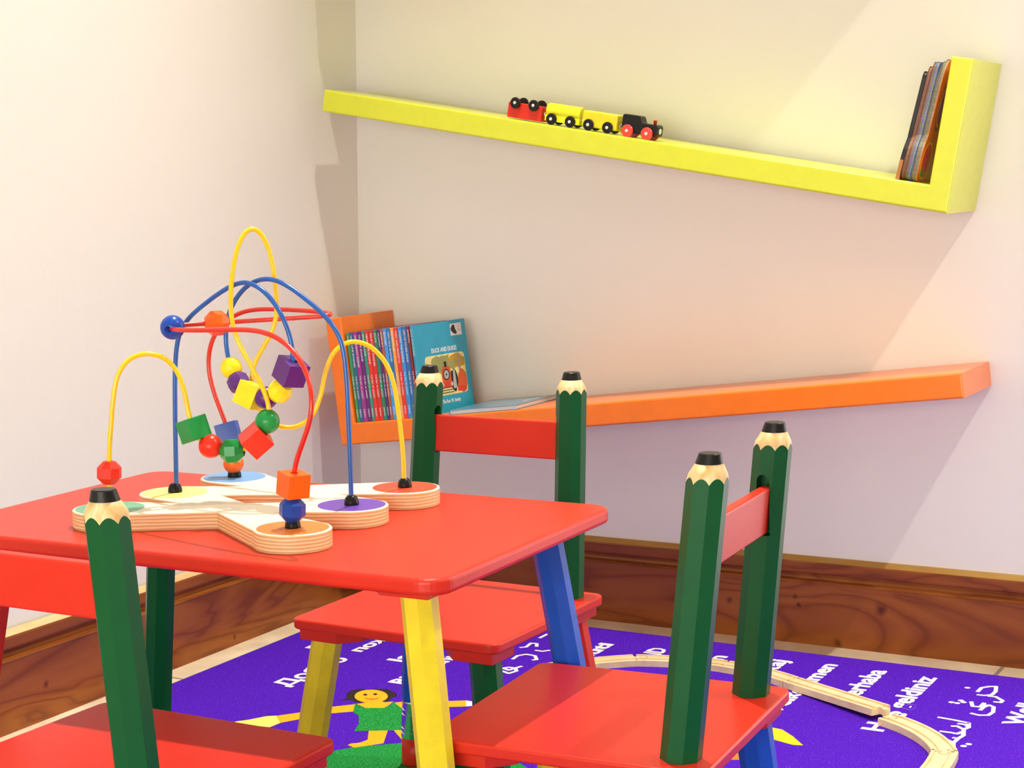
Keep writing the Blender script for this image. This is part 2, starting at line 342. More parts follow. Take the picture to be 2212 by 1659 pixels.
shelf('wall_shelf', 'yellow L-shaped wall shelf above the lime one, highest on the back wall', Vector((.074, 0, 1.292)), OA, False, UPY)
def on_green(s, h, y):  # s: distance from the upright corner along the slab towards the left, h above slab underside
    return Vector((GO.x-s*math.cos(GA)-h*math.sin(GA), y, GO.z-s*math.sin(GA)+h*math.cos(GA)))
def on_orange(s, h, y):
    return Vector((OO.x+s*math.cos(OA)-h*math.sin(OA), y, OO.z+s*math.sin(OA)+h*math.cos(OA)))

# ------------------------------------------------------------------ pencil furniture
def rho(a, R):
    ap = R*math.cos(PI/8); k = (a+PI/8) % (PI/4)-PI/8
    return ap/math.cos(k)
def oct_prism(mb, p0, p1, R, n=48, mat=0, zf=None):
    rows = []
    for j in (0, 1):
        row = []
        for i in range(n):
            a = 2*PI*(i+.5*0)/n; r = rho(a, R); z = (p0.z if j == 0 else (zf(a, r) if zf else p1.z)); f = (z-p0.z)/(p1.z-p0.z)
            row.append((p0.x+(p1.x-p0.x)*f+r*math.cos(a), p0.y+(p1.y-p0.y)*f+r*math.sin(a), z))
        rows.append(row)
    vs = rows[0]+rows[1]
    if zf:
        f = (p1.z-.012-p0.z)/(p1.z-p0.z); vs = vs+[(p0.x+(p1.x-p0.x)*f, p0.y+(p1.y-p0.y)*f, p1.z-.012)]
        mb.add(vs, [(i, (i+1) % n, n+(i+1) % n, n+i) for i in range(n)]+[tuple(range(n))[::-1]]+[(n+i, n+(i+1) % n, 2*n) for i in range(n)], mat)
    else: mb.add(vs, [(i, (i+1) % n, n+(i+1) % n, n+i) for i in range(n)]+[tuple(range(n))[::-1], tuple(range(n, 2*n))], mat)
FERR = [(0.92, 0), (.96, .001), (.96, .008), (.88, .009), (.88, .011), (.96, .012), (.96, .016), (.88, .017), (.88, .019), (.96, .020), (.96, .038), (.88, .039), (.88, .041), (.96, .042), (.96, .046), (.88, .047), (.88, .049), (.96, .050), (.96, .058), (.93, .060)]
def leg(parent, p0, p1, R, mat):
    """octagonal pencil leg from foot p0 up to p1, with metal ferrule and red eraser foot"""
    H = p1.z-p0.z; at = lambda z: p0+(p1-p0)*((z-p0.z)/H)
    a, b = at(p0.z+.044), at(p0.z+.104)
    mb = MB(); oct_prism(mb, b, p1, R); lg = mb.build('leg', mat, parent)
    sh = lambda base: Matrix(((1, 0, (p1.x-p0.x)/H, base.x), (0, 1, (p1.y-p0.y)/H, base.y), (0, 0, 1, base.z), (0, 0, 0, 1)))
    mb = MB(); mb.lathe([(R*r, z) for r, z in FERR], 36, M=sh(a), smooth=False); mb.build('ferrule', SILVER, lg)['label'] = 'ribbed metal ferrule'
    mb = MB(); mb.lathe([(R*.82, 0), (R*.90, .003), (R*.92, .044)], 36, M=sh(p0)); mb.build('eraser_foot', RED, lg)['label'] = 'red eraser foot'
    return lg
def post(parent, base, top, R, mat, side):
    """back post shaped like a sharpened pencil; side +1/-1 tells on which side the rail enters"""
    H = top.z-base.z; zc = H-.0275; k = (R-R*.50)/.0275; zsh = base.z+zc
    ax = Vector(((top.x-base.x)/H, (top.y-base.y)/H, 1))
    zf = lambda a, r: zsh+(R-r)/k*1.45-.002
    mb = MB(); oct_prism(mb, base, Vector((base.x+ax.x*zc, base.y+ax.y*zc, zsh)), R, mat=0, zf=zf)
    po = mb.build('back_post', mat, parent)
    # slot the rail slides into
    cutc = base+ax*.220; cb = MB()
    prof = [(-.0075, -.032), (.0075, -.032)]+[(.0075*math.cos(q*PI/8), .029+.0075*math.sin(q*PI/8)) for q in range(9)]
    xs = (cutc.x, cutc.x-side*.04)
    vs = [(x, cutc.y+a, cutc.z+b) for x in xs for a, b in prof]; n = len(prof)
    cb.add(vs, [(i, (i+1) % n, n+(i+1) % n, n+i) for i in range(n)]+[tuple(range(n))[::-1], tuple(range(n, 2*n))])
    cut = cb.build('cut', mat, parent)
    md = po.modifiers.new('slot', 'BOOLEAN'); md.operation = 'DIFFERENCE'; md.solver = 'EXACT'; md.object = cut
    dg = bpy.context.evaluated_depsgraph_get(); dg.update(); me = bpy.data.meshes.new_from_object(po.evaluated_get(dg)); po.modifiers.clear(); po.data = me
    bpy.data.objects.remove(cut)
    # wood cone starting at the same scalloped line, then the black lead
    n = 48
    def ring(r, z): return [(base.x+ax.x*(z-base.z)+r*math.cos(2*PI*i/n), base.y+ax.y*(z-base.z)+r*math.sin(2*PI*i/n), z) for i in range(n)]
    low = []
    for i in range(n):
        a = 2*PI*i/n; r = rho(a, R); z = zf(a, r); low.append((base.x+ax.x*(z-base.z)+r*math.cos(a), base.y+ax.y*(z-base.z)+r*math.sin(a), z))
    zl = top.z-.0105; rl = R*.50+(top.z-zl)*k*.8; mid = ring(R*.93, zsh+.0062); lead0 = ring(rl, zl); lead1 = ring(R*.53, top.z-.0008); lead2 = ring(R*.49, top.z)
    q = lambda o_, i: (o_+i, o_+(i+1) % n, o_+n+(i+1) % n, o_+n+i)
    mb = MB(); mb.add(low+mid+lead0, [q(0, i) for i in range(n)]+[q(n, i) for i in range(n)]+[tuple(range(2*n, 3*n))], smooth=True)
    o = mb.build('sharpened_wood', PENCILWOOD, po); o['label'] = 'bare wood cone of the pencil'
    mb = MB(); mb.add(lead0+lead1+lead2, [q(0, i) for i in range(n)]+[q(n, i) for i in range(n)]+[tuple(range(n))[::-1], tuple(range(2*n, 3*n))])
    o = mb.build('lead_tip', BLACK, po); o['label'] = 'blunt black pencil lead'
    return po
def corner_block(parent, cx, cy, sx, sy, z0, z1, s=1.0, mat=RED):
    pts = [(0, 0), (.058, 0), (.083, .026), (.083, .055), (.055, .083), (.026, .083), (0, .058)]
    pts = [(cx-sx*x*s, cy-sy*y*s) for x, y in pts]
    if sx*sy < 0: pts = pts[::-1]
    me = ex([pts], z0, z1, .0012, 1); return mesh_obj('corner_block', me, mat, parent)
WF, WB, SD = .317, .3247, .3123
def chair(label, loc, rz, leg_cols):
    t = thing('pencil_chair', label, 'chair', (loc[0], loc[1], 0), (0, 0, rz), 'pencil chairs around the table')
    r = .016; pts = []
    for (x, y), a0 in (((WB/2, SD/2), 0), ((-WB/2, SD/2), 90), ((-WF/2, -SD/2), 180), ((WF/2, -SD/2), 270)):
        sx = 1 if x > 0 else -1; sy = 1 if y > 0 else -1
        for k in range(7): a = math.radians(a0+15*k); pts.append((x-sx*r+r*math.cos(a), y-sy*r+r*math.sin(a)))
    me = ex([pts], .286, .300, .003, 2); mesh_obj('seat', me, RED, t)
    cols = dict(zip(('FL', 'FR', 'BR', 'BL'), leg_cols))
    for k, sx, sy, W2 in (('FL', -1, -1, WF/2), ('FR', 1, -1, WF/2), ('BR', 1, 1, WB/2), ('BL', -1, 1, WB/2)):
        corner_block(t, sx*(W2-.010), sy*(SD/2-.010), sx, sy, .270, .2858)
        leg(t, Vector((sx*(W2+(.001 if k != 'BL' else -.006)), sy*(SD/2-.008), .0075)), Vector((sx*(W2-.036), sy*(SD/2-.037), .270)), .0215, cols[k])
    for s in (-1, 1):
        post(t, Vector((s*.1226, .1188, .3001)), Vector((s*.116, .1474, .6134)), .0215, GREEN, s)
    # back rail, leaning with the posts
    mb = MB(); zc = .5165; yc = .1188+(zc-.30)/.3134*.0286
    M = Matrix.Translation((0, yc, zc)) @ Matrix.Rotation(-math.atan(.0286/.3134), 4, 'X')
    mb.box((-.1085, -.006, -.0265), (.1085, .006, .0265), 0, .0022, 2, M); mb.build('back_rail', RED, t)
    return t
chair('red-seated pencil chair at the back of the table, facing the viewer, nearest the book shelf', (.8441, -1.1029), math.radians(-.83), (YELLOW, GREEN, RED, BLUE))
chair('red-seated pencil chair at the right end of the table, its back posts farthest right', (1.2508, -1.4478), math.radians(-86.32), (YELLOW, GREEN, RED, BLUE))
chair('pencil chair at the near left, its back to the viewer, cut by the frame', (.8694, -1.8144), math.radians(179.71), (YELLOW, GREEN, RED, BLUE))
TX, TY, TR, TW, TD, TZ = .8071, -1.4571, math.radians(1.398), .6993, .4489, .4847
tb = thing('play_table', 'red-topped play table with four differently coloured pencil legs', 'table', (TX, TY, 0), (0, 0, TR))
mesh_obj('tabletop', ex([rrect(TW, TD, .030, 8)], TZ-.0185, TZ, .0055, 3), RED, tb)
for sx, sy, mt in ((1, -1, YELLOW), (1, 1, BLUE), (-1, 1, GREEN), (-1, -1, RED)):
    corner_block(tb, sx*(TW/2-.030), sy*(TD/2-.030), sx, sy, TZ-.029, TZ-.0187, 1.0)
    nudge = Vector((.009, -.0145, 0)) if mt is YELLOW else Vector((-.005, .011, 0)) if mt is BLUE else Vector((0, 0, 0))
    leg(tb, Vector((sx*(TW/2+.0013), sy*(TD/2-.0275), .0075))+nudge, Vector((sx*(TW/2-.0635), sy*(TD/2-.0687), TZ-.029))+nudge, .0200, mt)

# ------------------------------------------------------------------ bead maze
YW = [[0.7544,-1.6876,0.5422],[0.7541,-1.6879,0.5706],[0.7543,-1.6876,0.5911],[0.7572,-1.6846,0.6215],[0.7593,-1.6823,0.6519],[0.7615,-1.6801,0.6823],[0.7711,-1.6699,0.6979],[0.7866,-1.6534,0.703],[0.802,-1.6371,0.6959],[0.8109,-1.6276,0.6763],[0.8137,-1.6246,0.6478],[0.8163,-1.6249,0.6273],[0.8215,-1.6251,0.6105],[0.8305,-1.621,0.5966],[0.8439,-1.6171,0.5905],[0.8639,-1.6094,0.5871],[0.8821,-1.6024,0.5908],[0.893,-1.5953,0.6044],[0.8997,-1.5882,0.6208],[0.9001,-1.5862,0.6371],[0.8947,-1.5891,0.6578],[0.8839,-1.5962,0.6812],[0.8721,-1.6044,0.707],[0.8637,-1.6047,0.7246],[0.8576,-1.5987,0.7495],[0.8545,-1.5913,0.7797],[0.8564,-1.5819,0.815],[0.8621,-1.5734,0.8325],[0.8673,-1.5649,0.8363],[0.8738,-1.5551,0.8294],[0.8789,-1.5482,0.8086],[0.8813,-1.5442,0.7774],[0.8809,-1.5417,0.746],[0.8791,-1.5407,0.7303],[0.8747,-1.5424,0.7157],[0.8647,-1.5516,0.6968],[0.8573,-1.558,0.6814],[0.8549,-1.5605,0.6685],[0.8559,-1.5595,0.6474],[0.8621,-1.5558,0.6262],[0.872,-1.5482,0.611],[0.884,-1.5384,0.6046],[0.898,-1.5265,0.6059],[0.9103,-1.5163,0.6169],[0.9178,-1.5114,0.6395],[0.9206,-1.5113,0.6713],[0.9268,-1.5047,0.693],[0.938,-1.4928,0.7044],[0.9491,-1.481,0.7048],[0.962,-1.4673,0.6961],[0.973,-1.4557,0.6757],[0.9783,-1.4501,0.6513],[0.979,-1.4493,0.6244],[0.9816,-1.4465,0.5973],[0.9836,-1.4444,0.5755],[0.9835,-1.4446,0.5376]]
BW = [[0.76,-1.5799,0.5381],[0.7604,-1.5798,0.565],[0.7614,-1.5798,0.6187],[0.7632,-1.5796,0.6932],[0.7678,-1.5793,0.7145],[0.7796,-1.5784,0.7305],[0.8033,-1.5787,0.7468],[0.8467,-1.5795,0.7727],[0.8602,-1.5805,0.7755],[0.8764,-1.5813,0.7748],[0.8959,-1.5828,0.7656],[0.9142,-1.5835,0.7472],[0.9268,-1.5826,0.7196],[0.9307,-1.5823,0.6969],[0.9271,-1.5805,0.6787],[0.9195,-1.5801,0.663],[0.909,-1.5789,0.6521],[0.8896,-1.5783,0.6429],[0.8662,-1.578,0.6438],[0.8489,-1.5763,0.6574],[0.8371,-1.5742,0.677],[0.8307,-1.5716,0.6938],[0.8277,-1.5698,0.7155],[0.83,-1.5677,0.7363],[0.8391,-1.566,0.7546],[0.8579,-1.5646,0.773],[0.873,-1.5635,0.7778],[0.8923,-1.5641,0.7787],[0.9082,-1.5649,0.7739],[0.9353,-1.5649,0.7566],[0.9593,-1.5651,0.7409],[0.9733,-1.5641,0.7261],[0.9826,-1.5634,0.7096],[0.9855,-1.5632,0.6894],[0.9862,-1.5631,0.6284],[0.9877,-1.563,0.5773],[0.9877,-1.563,0.5336]]
RW = [[0.7571,-1.467,0.5355],[0.7582,-1.468,0.5453],[0.7591,-1.47,0.5654],[0.7544,-1.47,0.5848],[0.7481,-1.47,0.6013],[0.7334,-1.47,0.6286],[0.7254,-1.47,0.6535],[0.7256,-1.47,0.676],[0.7312,-1.47,0.6957],[0.7421,-1.47,0.7111],[0.7597,-1.47,0.7238],[0.779,-1.47,0.7325],[0.8,-1.472,0.7359],[0.8354,-1.477,0.7361],[0.878,-1.484,0.7365],[0.9063,-1.49,0.7356],[0.921,-1.496,0.7353],[0.9301,-1.504,0.734],[0.9271,-1.51,0.7329],[0.9025,-1.52,0.7314],[0.8685,-1.541,0.73],[0.8387,-1.565,0.7285],[0.8214,-1.578,0.7269],[0.8081,-1.59,0.727],[0.798,-1.606,0.727],[0.7895,-1.615,0.7264],[0.7921,-1.624,0.7247],[0.8049,-1.632,0.7236],[0.825,-1.638,0.7245],[0.8762,-1.65,0.727],[0.9157,-1.658,0.7301],[0.9369,-1.664,0.7307],[0.9569,-1.668,0.7287],[0.9761,-1.673,0.7235],[0.9938,-1.678,0.7154],[1.0089,-1.683,0.7031],[1.0235,-1.69,0.6882],[1.0311,-1.697,0.6723],[1.0333,-1.7,0.6577],[1.0299,-1.7,0.641],[1.0209,-1.7,0.6224],[1.0111,-1.699,0.604],[1.0065,-1.698,0.5892],[1.0041,-1.697,0.5744],[1.0023,-1.697,0.5357]]
MX, MY = .873, -1.575
def loc(q): return (q[0]-MX, q[1]-MY, q[2]-.5112)
maze = thing('bead_maze', 'wooden bead maze toy with looping yellow, blue and red wires on the red table', 'toy', (.7905, -1.4621, TZ))
maze.scale = (1.07, 1.07, 1.07)
LB = [('green', (.754, -1.688), (.13, .42, .25)), ('orange', (1.003, -1.697), (.86, .22, .03)), ('purple', (.988, -1.563), (.14, .045, .42)), ('red', (.984, -1.444), (.80, .06, .02)), ('blue', (.758, -1.467), (.14, .34, .64)), ('yellow', (.758, -1.58), (.93, .86, .22))]
NOTCH = [(.876, -1.657), (.932, -1.632), (.934, -1.512), (.862, -1.484), (.808, -1.513), (.812, -1.631)]  # after each lobe, anticlockwise
RL = .0405; outl = []
for i, (nm, c, col) in enumerate(LB):
    prv = NOTCH[i-1]; nx = NOTCH[i]
    def tang(q, s):
        # where the side of the arm meets the lobe circle, eased by a small neck
        d = Vector(q)-Vector(c); a = math.atan2(d.y, d.x); return a+s*math.radians(58)
    a0, a1 = tang(prv, 1), tang(nx, -1)
    while a1 < a0: a1 += 2*PI
    arc = [(c[0]+RL*math.cos(a0+(a1-a0)*k/22), c[1]+RL*math.sin(a0+(a1-a0)*k/22)) for k in range(23)]
    def neck(pa, pb, w_=.28): return (pa[0]+(pb[0]-pa[0])*w_, pa[1]+(pb[1]-pa[1])*w_)
    outl += arc+[nx]
outl = [(x-MX, y-MY) for x, y in outl]
hole = [(.8165, -1.5720), (.8546, -1.5505), (.8945, -1.5345), (.912, -1.5514), (.914, -1.5790), (.8722, -1.6006)]
mesh_obj('wooden_base', ex([outl, [(x-MX, y-MY) for x, y in hole[::-1]]], 0, .0195, .0012, 2), PLY, maze)
for nm, c, col in LB:
    mb = MB(); mb.lathe([(.0373, .0194), (.0373, .0199)], 48); mb.build('colour_disc', paint('disc_'+nm, col, .38, .03), maze, (c[0]-MX, c[1]-MY, 0))['label'] = nm+' disc on the base'
    mb = MB(); mod = lambda a, z: 1-.10*max(0, math.cos(a*8))*(1 if z > .002 else 0)
    mb.lathe([(.0080, 0), (.0083, .001), (.0080, .0045), (.0066, .0082), (.0045, .0102), (.0028, .0105)], 48, mod=mod); o = mb.build('wire_socket', BLACK, maze, (c[0]-MX, c[1]-MY, .0198)); o['label'] = 'black plastic socket on the '+nm+' disc'
PW = {}
def wire_paint(n, col): return paint(n, col, .25, .03, coat=.2)
wires = {}
for nm, pts, col in (('yellow', YW, (.93, .60, .005)), ('blue', BW, (.008, .10, .40)), ('red', RW, (.62, .022, .008))):
    pts = [loc(q) for q in pts]; pts[0] = (*pts[0][:2], .022); pts[-1] = (*pts[-1][:2], .022)
    me, P = wire_mesh(pts, .0027); o = mesh_obj('wire', me, wire_paint('wire_'+nm, col), maze); o['label'] = nm+' coated wire'; wires[nm] = P
BC = dict(red=(.78, .028, .010), green=(.012, .27, .055), yellow=(.92, .74, .015), purple=(.10, .022, .20), blue=(.010, .06, .38), orange=(.90, .13, .008))
def bead(wire, idx, kind, col, size, spin=0.0):
    size *= 1.045
    P = wires[wire]; i = int(idx); f = idx-i; c = P[i]*(1-f)+P[min(i+1, len(P)-1)]*f
    t = (P[min(i+1, len(P)-1)]-P[max(i-1, 0)]).normalized() if f < .01 else (P[i+1]-P[i]).normalized()
    M = t.to_track_quat('Z', 'Y').to_matrix().to_4x4() @ Matrix.Rotation(spin, 4, 'Z')
    hr = .0042; mb = MB(); s = size/2
    if kind == 'ball':
        a0 = math.asin(hr/s); prof = [(s*math.sin(a0+(PI-2*a0)*k/18), -s*math.cos(a0+(PI-2*a0)*k/18)) for k in range(19)]
        prof = prof+[(hr, prof[-1][1])]; prof.append((hr, prof[0][1])) ; mb.lathe(prof+[prof[0]], 36, cap=False)
        for F in mb.bm.faces: F.smooth = True
    elif kind == 'octa':
        prof = [(s*.50, -s*.95), (s, -s*.42), (s, s*.42), (s*.50, s*.95), (hr, s*.95), (hr, -s*.95), (s*.50, -s*.95)]
        mb.lathe(prof, 8, cap=False, smooth=False)
    elif kind == 'drum':
        prof = [(s*.62, -s*.85), (s*.97, -s*.45), (s*1.02, 0), (s*.97, s*.45), (s*.62, s*.85), (hr, s*.85), (hr, -s*.85), (s*.62, -s*.85)]
        mb.lathe(prof, 12, cap=False, smooth=False)
    else:
        cu = ex([[(-s, -s), (s, -s), (s, s), (-s, s)], [(hr*math.cos(-q*PI/8), hr*math.sin(-q*PI/8)) for q in range(16)]], -s, s, .0007, 1); mb.mesh(cu)
    o = mb.build('bead', paint('bead_'+col, BC[col], .30, .05, 60, coat=.08, spec=.3), maze); o.matrix_local = Matrix.Translation(c) @ M
    o['label'] = '%s %s bead on the %s wire' % (col, {'ball': 'round', 'octa': 'faceted', 'drum': 'barrel', 'cube': 'cube'}[kind], wire)
bead('yellow', 1.15, 'octa', 'red', .0255)
bead('yellow', 11.9, 'cube', 'green', .0240, .5); bead('yellow', 13.6, 'ball', 'red', .0258); bead('yellow', 15.0, 'octa', 'green', .0262, .3)
bead('yellow', 16.65, 'cube', 'red', .0250, .35); bead('yellow', 18.05, 'ball', 'green', .0262)
bead('blue', 14.15, 'cube', 'purple', .0255, .25); bead('blue', 15.85, 'drum', 'yellow', .0250, .2); bead('blue', 17.0, 'ball', 'purple', .0245)
bead('blue', 18.0, 'cube', 'yellow', .0250, .2); bead('blue', 19.1, 'drum', 'purple', .0240); bead('blue', 20.05, 'ball', 'yellow', .0235)
bead('red', 1.0, 'ball', 'orange', .0235); bead('red', 3.0, 'cube', 'blue', .0245, .45); bead('red', 22.0, 'octa', 'orange', .0270)
bead('red', 25.6, 'ball', 'blue', .0262); bead('red', 42.55, 'cube', 'orange', .0240, .2); bead('red', 43.5, 'octa', 'blue', .0260, .1)

# ------------------------------------------------------------------ toy train on the green shelf
HUB = paint('hub_white', (.80, .79, .72), .3)
def wheel(parent, x, y, z, r, mat, out=1):
    """wheel disc facing -y; out=-1 for the far side"""
    mb = MB(); M = Matrix.Translation((x, y, z)) @ Matrix.Rotation(PI/2*out, 4, 'X')
    mb.lathe([(r*.55, -.0022), (r*.96, -.0022), (r, -.001), (r, .0012), (r*.9, .0025), (r*.3, .0028)], 32, M=M, smooth=False); wh = mb.build('wheel', mat, parent)
    mb = MB(); M2 = Matrix.Translation((x, y-.0027*out, z)) @ Matrix.Rotation(PI/2*out, 4, 'X')
    mb.lathe([(.0030, 0), (.0028, .0012), (.0016, .0020)], 20, M=M2); mb.build('hub_pin', HUB, wh); return wh
def wagon(label, s, col, kind, wheelmat, flip=False):
    """local frame: x along the slab downhill, y depth, z up from slab; origin on slab"""
    p_ = on_green(s, .0433, -.172)
    t = thing('toy_train_car' if kind != 'engine' else 'toy_locomotive', label, 'toy train', p_, (0, -GA, 0), None)
    if kind != 'engine': t['group'] = 'wooden train cars on the green shelf'
    Lh, wd_ = .036, .013; z0 = .006
    mb = MB()
    if kind == 'box':
        mb.box((-Lh, -wd_, z0), (Lh, wd_, .036), 0, .0035, 3)
    elif kind == 'tank':
        mb.box((-Lh, -wd_, z0), (Lh, wd_, .0175), 0, .0012, 1)
        mb.lathe([(.0125, -Lh+.001), (.0138, -Lh+.003), (.0138, Lh-.003), (.0125, Lh-.001)], 28, M=Matrix.Translation((0, 0, .0255)) @ Matrix.Rotation(PI/2, 4, 'Y'), smooth=False)
    elif kind == 'red':
        mb.box((-Lh, -wd_, 0.002), (Lh, wd_, .030), 0, .001, 1)
    elif kind == 'engine':
        out = [(-.034, .007), (.036, .007), (.038, .010), (.038, .0245), (.035, .028), (.006, .028), (.004, .031), (.001, .038), (-.002, .040), (-.031, .040), (-.034, .037)]
        me = ex([out], -wd_, wd_, .0015, 2)
        mb.mesh(me, 0, Matrix.Rotation(PI/2, 4, 'X'))
    body = mb.build('body', col, t)
    zr = .0105; wz = zr if not flip else .029
    if kind == 'red':
        wz = .030
    for sx in (-1, 1):
        for out, y in ((1, -.0165), (-1, .0165)): wheel(t, sx*(.0195 if kind != 'engine' else .0195), y, wz, zr if kind != 'engine' else .0115, wheelmat, out)
    for sx in (-1, 1):
        if kind == 'engine' and sx == 1: continue
        mb = MB(); mb.lathe([(.0045, 0), (.0045, .0022), (.003, .003)], 20, M=Matrix.Translation((sx*Lh*(1 if kind != 'engine' else .95), 0, .016)) @ Matrix.Rotation(PI/2*sx, 4, 'Y')); mb.build('magnet', CHROME, t)
    if kind == 'engine':
        mb = MB(); mb.lathe([(.0030, .027), (.0030, .034), (.0036, .0345), (.0036, .036)], 20, M=Matrix.Translation((.026, 0, 0))); mb.build('funnel', RED, t)['label'] = 'red funnel'
        mb = MB(); mb.lathe([(.0055, 0), (.005, .001)], 20, M=Matrix.Translation((.038, 0, .017)) @ Matrix.Rotation(PI/2, 4, 'Y')); mb.build('front_disc', HUB, t)
    return t
def sx_of(x): return (GO.x-x-.0433*math.sin(GA))/math.cos(GA)
wagon('red toy train car lying upside down with its black wheels in the air', sx_of(.489), RED, 'red', BLACK, True)
wagon('bright yellow round-tank toy train car next to the upturned red car', sx_of(.567), LIMEY if 'LIMEY' in globals() else paint('tank_yellow', (.80, .80, .012), .3), 'tank', BLACK)
wagon('golden yellow box toy train car coupled behind the black locomotive', sx_of(.643), YELLOW, 'box', BLACK)
wagon('small black wooden locomotive with red wheels and red funnel', sx_of(.721), BLACK, 'engine', paint('wheel_red', (.80, .04, .02), .3, coat=.4))

# ------------------------------------------------------------------ board books by the green upright
def board_book(s_bot, th, label, edge, cover, scale=1.0, oval=None, lean=.0, out_y=0.0, H=.205, rt=.042):
    """shaped board book seen edge on; profile in (depth from front, height)"""
    prof = []
    # lower round, waist, tall upper body with rounded top
    for k in range(7): a = math.radians(180+90*k/6); prof.append((.016+.016*math.cos(a), .020+.020*math.sin(a)))
    prof += [(.125, 0), (.135, .012), (.135, H-.03)]
    for k in range(7): a = math.radians(0+90*k/6); prof.append((.105+.03*math.cos(a), H-.03+.03*math.sin(a)))
    for k in range(9): a = math.radians(90+85*k/8); prof.append((.010+rt*.6+rt*.6*math.cos(a), H-rt+rt*math.sin(a)))
    prof += [(.010, .095), (.011, .080), (.007, .070), (.002, .058), (0, .045)]
    prof = [(x, z*scale+(0)) for x, z in prof]
    base = on_green(s_bot, .0432, -.193+out_y)
    t = thing('board_book', label, 'book', base, (0, 0, 0), 'shaped board books against the lime upright')
    ang = -GA+lean
    def P3(me):
        for v in me.vertices:
            d, z, x = v.co.x, v.co.y, v.co.z
            v.co = (x*math.cos(ang)+z*math.sin(ang), d, -x*math.sin(ang)+z*math.cos(ang))
        bm = bmesh.new(); bm.from_mesh(me); bmesh.ops.recalc_face_normals(bm, faces=bm.faces[:]); bm.to_mesh(me); bm.free(); return me
    def inset(f): cx_, cz_ = .06, H*scale/2; return [(cx_+(x-cx_)*f, cz_+(z-cz_)*f) for x, z in prof]
    mesh_obj('pages', P3(ex([inset(.985)], .0009, th-.0009, 0)), edge, t)
    mesh_obj('front_cover', P3(ex([prof], th-.0010, th, 0)), cover, t)
    mesh_obj('back_cover', P3(ex([prof], 0, .0010, 0)), cover if oval is None else edge, t)
    if oval:
        for nm, cx_, cz_, rx, rz_, cols in (('picture', .034, .037, .028, .033, ((.90, .50, .02), (.80, .12, .02), (.62, .02, .02))), ('picture', .050, .128, .020, .040, ((.20, .03, .10), (.75, .35, .03), (.30, .05, .25)))):
            mbp = MB()
            for q, (f, cc) in enumerate(zip((1, .88, .70), cols)):
                me = ex([[(cx_+rx*f*math.cos(k*PI/12), cz_+rz_*f*math.sin(k*PI/12)) for k in range(24)]], th-.0001, th+.0002*(q+1), 0); mbp.mesh(P3(me), q)
            if nm == 'picture' and cz_ < .1:
                for a, b in (((.020, .02), (.05, .055)), ((.05, .02), (.02, .055)), ((.034, .010), (.034, .065))):
                    d = Vector((b[0]-a[0], b[1]-a[1])).normalized(); n_ = Vector((-d.y, d.x))*.0012
                    me = ex([[(a[0]-n_.x, a[1]-n_.y), (b[0]-n_.x, b[1]-n_.y), (b[0]+n_.x, b[1]+n_.y), (a[0]+n_.x, a[1]+n_.y)]], th, th+.0009, 0); mbp.mesh(P3(me), 3)
                me = ex([[(.024+.010*math.cos(k*PI/8), .016+.007*math.sin(k*PI/8)) for k in range(16)]], th, th+.0010, 0); mbp.mesh(P3(me), 4)
            mbp.build('picture', [paint('bb_%02d%02d%02d' % tuple(int(v*99) for v in cc), cc, .35) for cc in cols]+[paint('bb_berry', (.45, .01, .08), .35), paint('bb_leaf', (.10, .20, .02), .35)], t)
    return t
CARD = wood('grey_card_edge', (.20, .13, .065), (.32, .22, .12), 60, (1, 1, 4), .7, .5); CARD2 = wood('brown_card_edge', (.22, .10, .05), (.34, .17, .09), 60, (1, 1, 4), .7, .5); CARD3 = wood('silver_card_edge', (.20, .18, .10), (.33, .29, .18), 60, (1, 1, 4), .7, .5)
LE = math.radians(4.3)
BBK = paint('bb_black', (.006, .005, .006), .4)
bbs = [(.0985, .0062, 'black-spined board book, outermost of the stack against the lime upright', BBK, BBK, .90, None, .000),
       (.0920, .0055, 'brown-edged board book standing just inside the black one', CARD2, paint('bb_brown', (.20, .08, .035), .45), .945, None, .002),
       (.0862, .0052, 'rust-edged board book in the middle of the stack by the lime upright', CARD, paint('bb_rust', (.26, .10, .045), .45), .985, None, .003),
       (.0807, .0052, 'board book with a blue cover, third in from the right of the stack', CARD3, paint('bb_blue', (.08, .18, .48), .45), .99, None, .000),
       (.0752, .0050, 'grey-edged board book behind the orange-covered one', CARD3, paint('bb_grey', (.20, .18, .11), .45), 1.0, None, .002),
       (.0700, .0060, 'orange-covered shaped board book with red oval pictures, nearest the lime upright', CARD3, paint('bb_orange', (.75, .15, .008), .35), 1.02, True, .000)]
for i, (s_, th, lb, ed, cv, scl, ov, oy) in enumerate(bbs):
    t = board_book(s_, th, lb, ed, cv, scl, ov, LE, oy, rt=.042 if i > 3 else .012)
    if i == 0:
        mb = MB(); A_ = -GA+LE; mb.box((-.0003, -.0004, .0005), (th-.0002, .010, .034), 0, 0, 1, Matrix.Rotation(A_, 4, 'Y')); mb.build('corner_print', paint('bb_amber', (.42, .15, .02), .4), t)['label'] = 'amber lower corner'

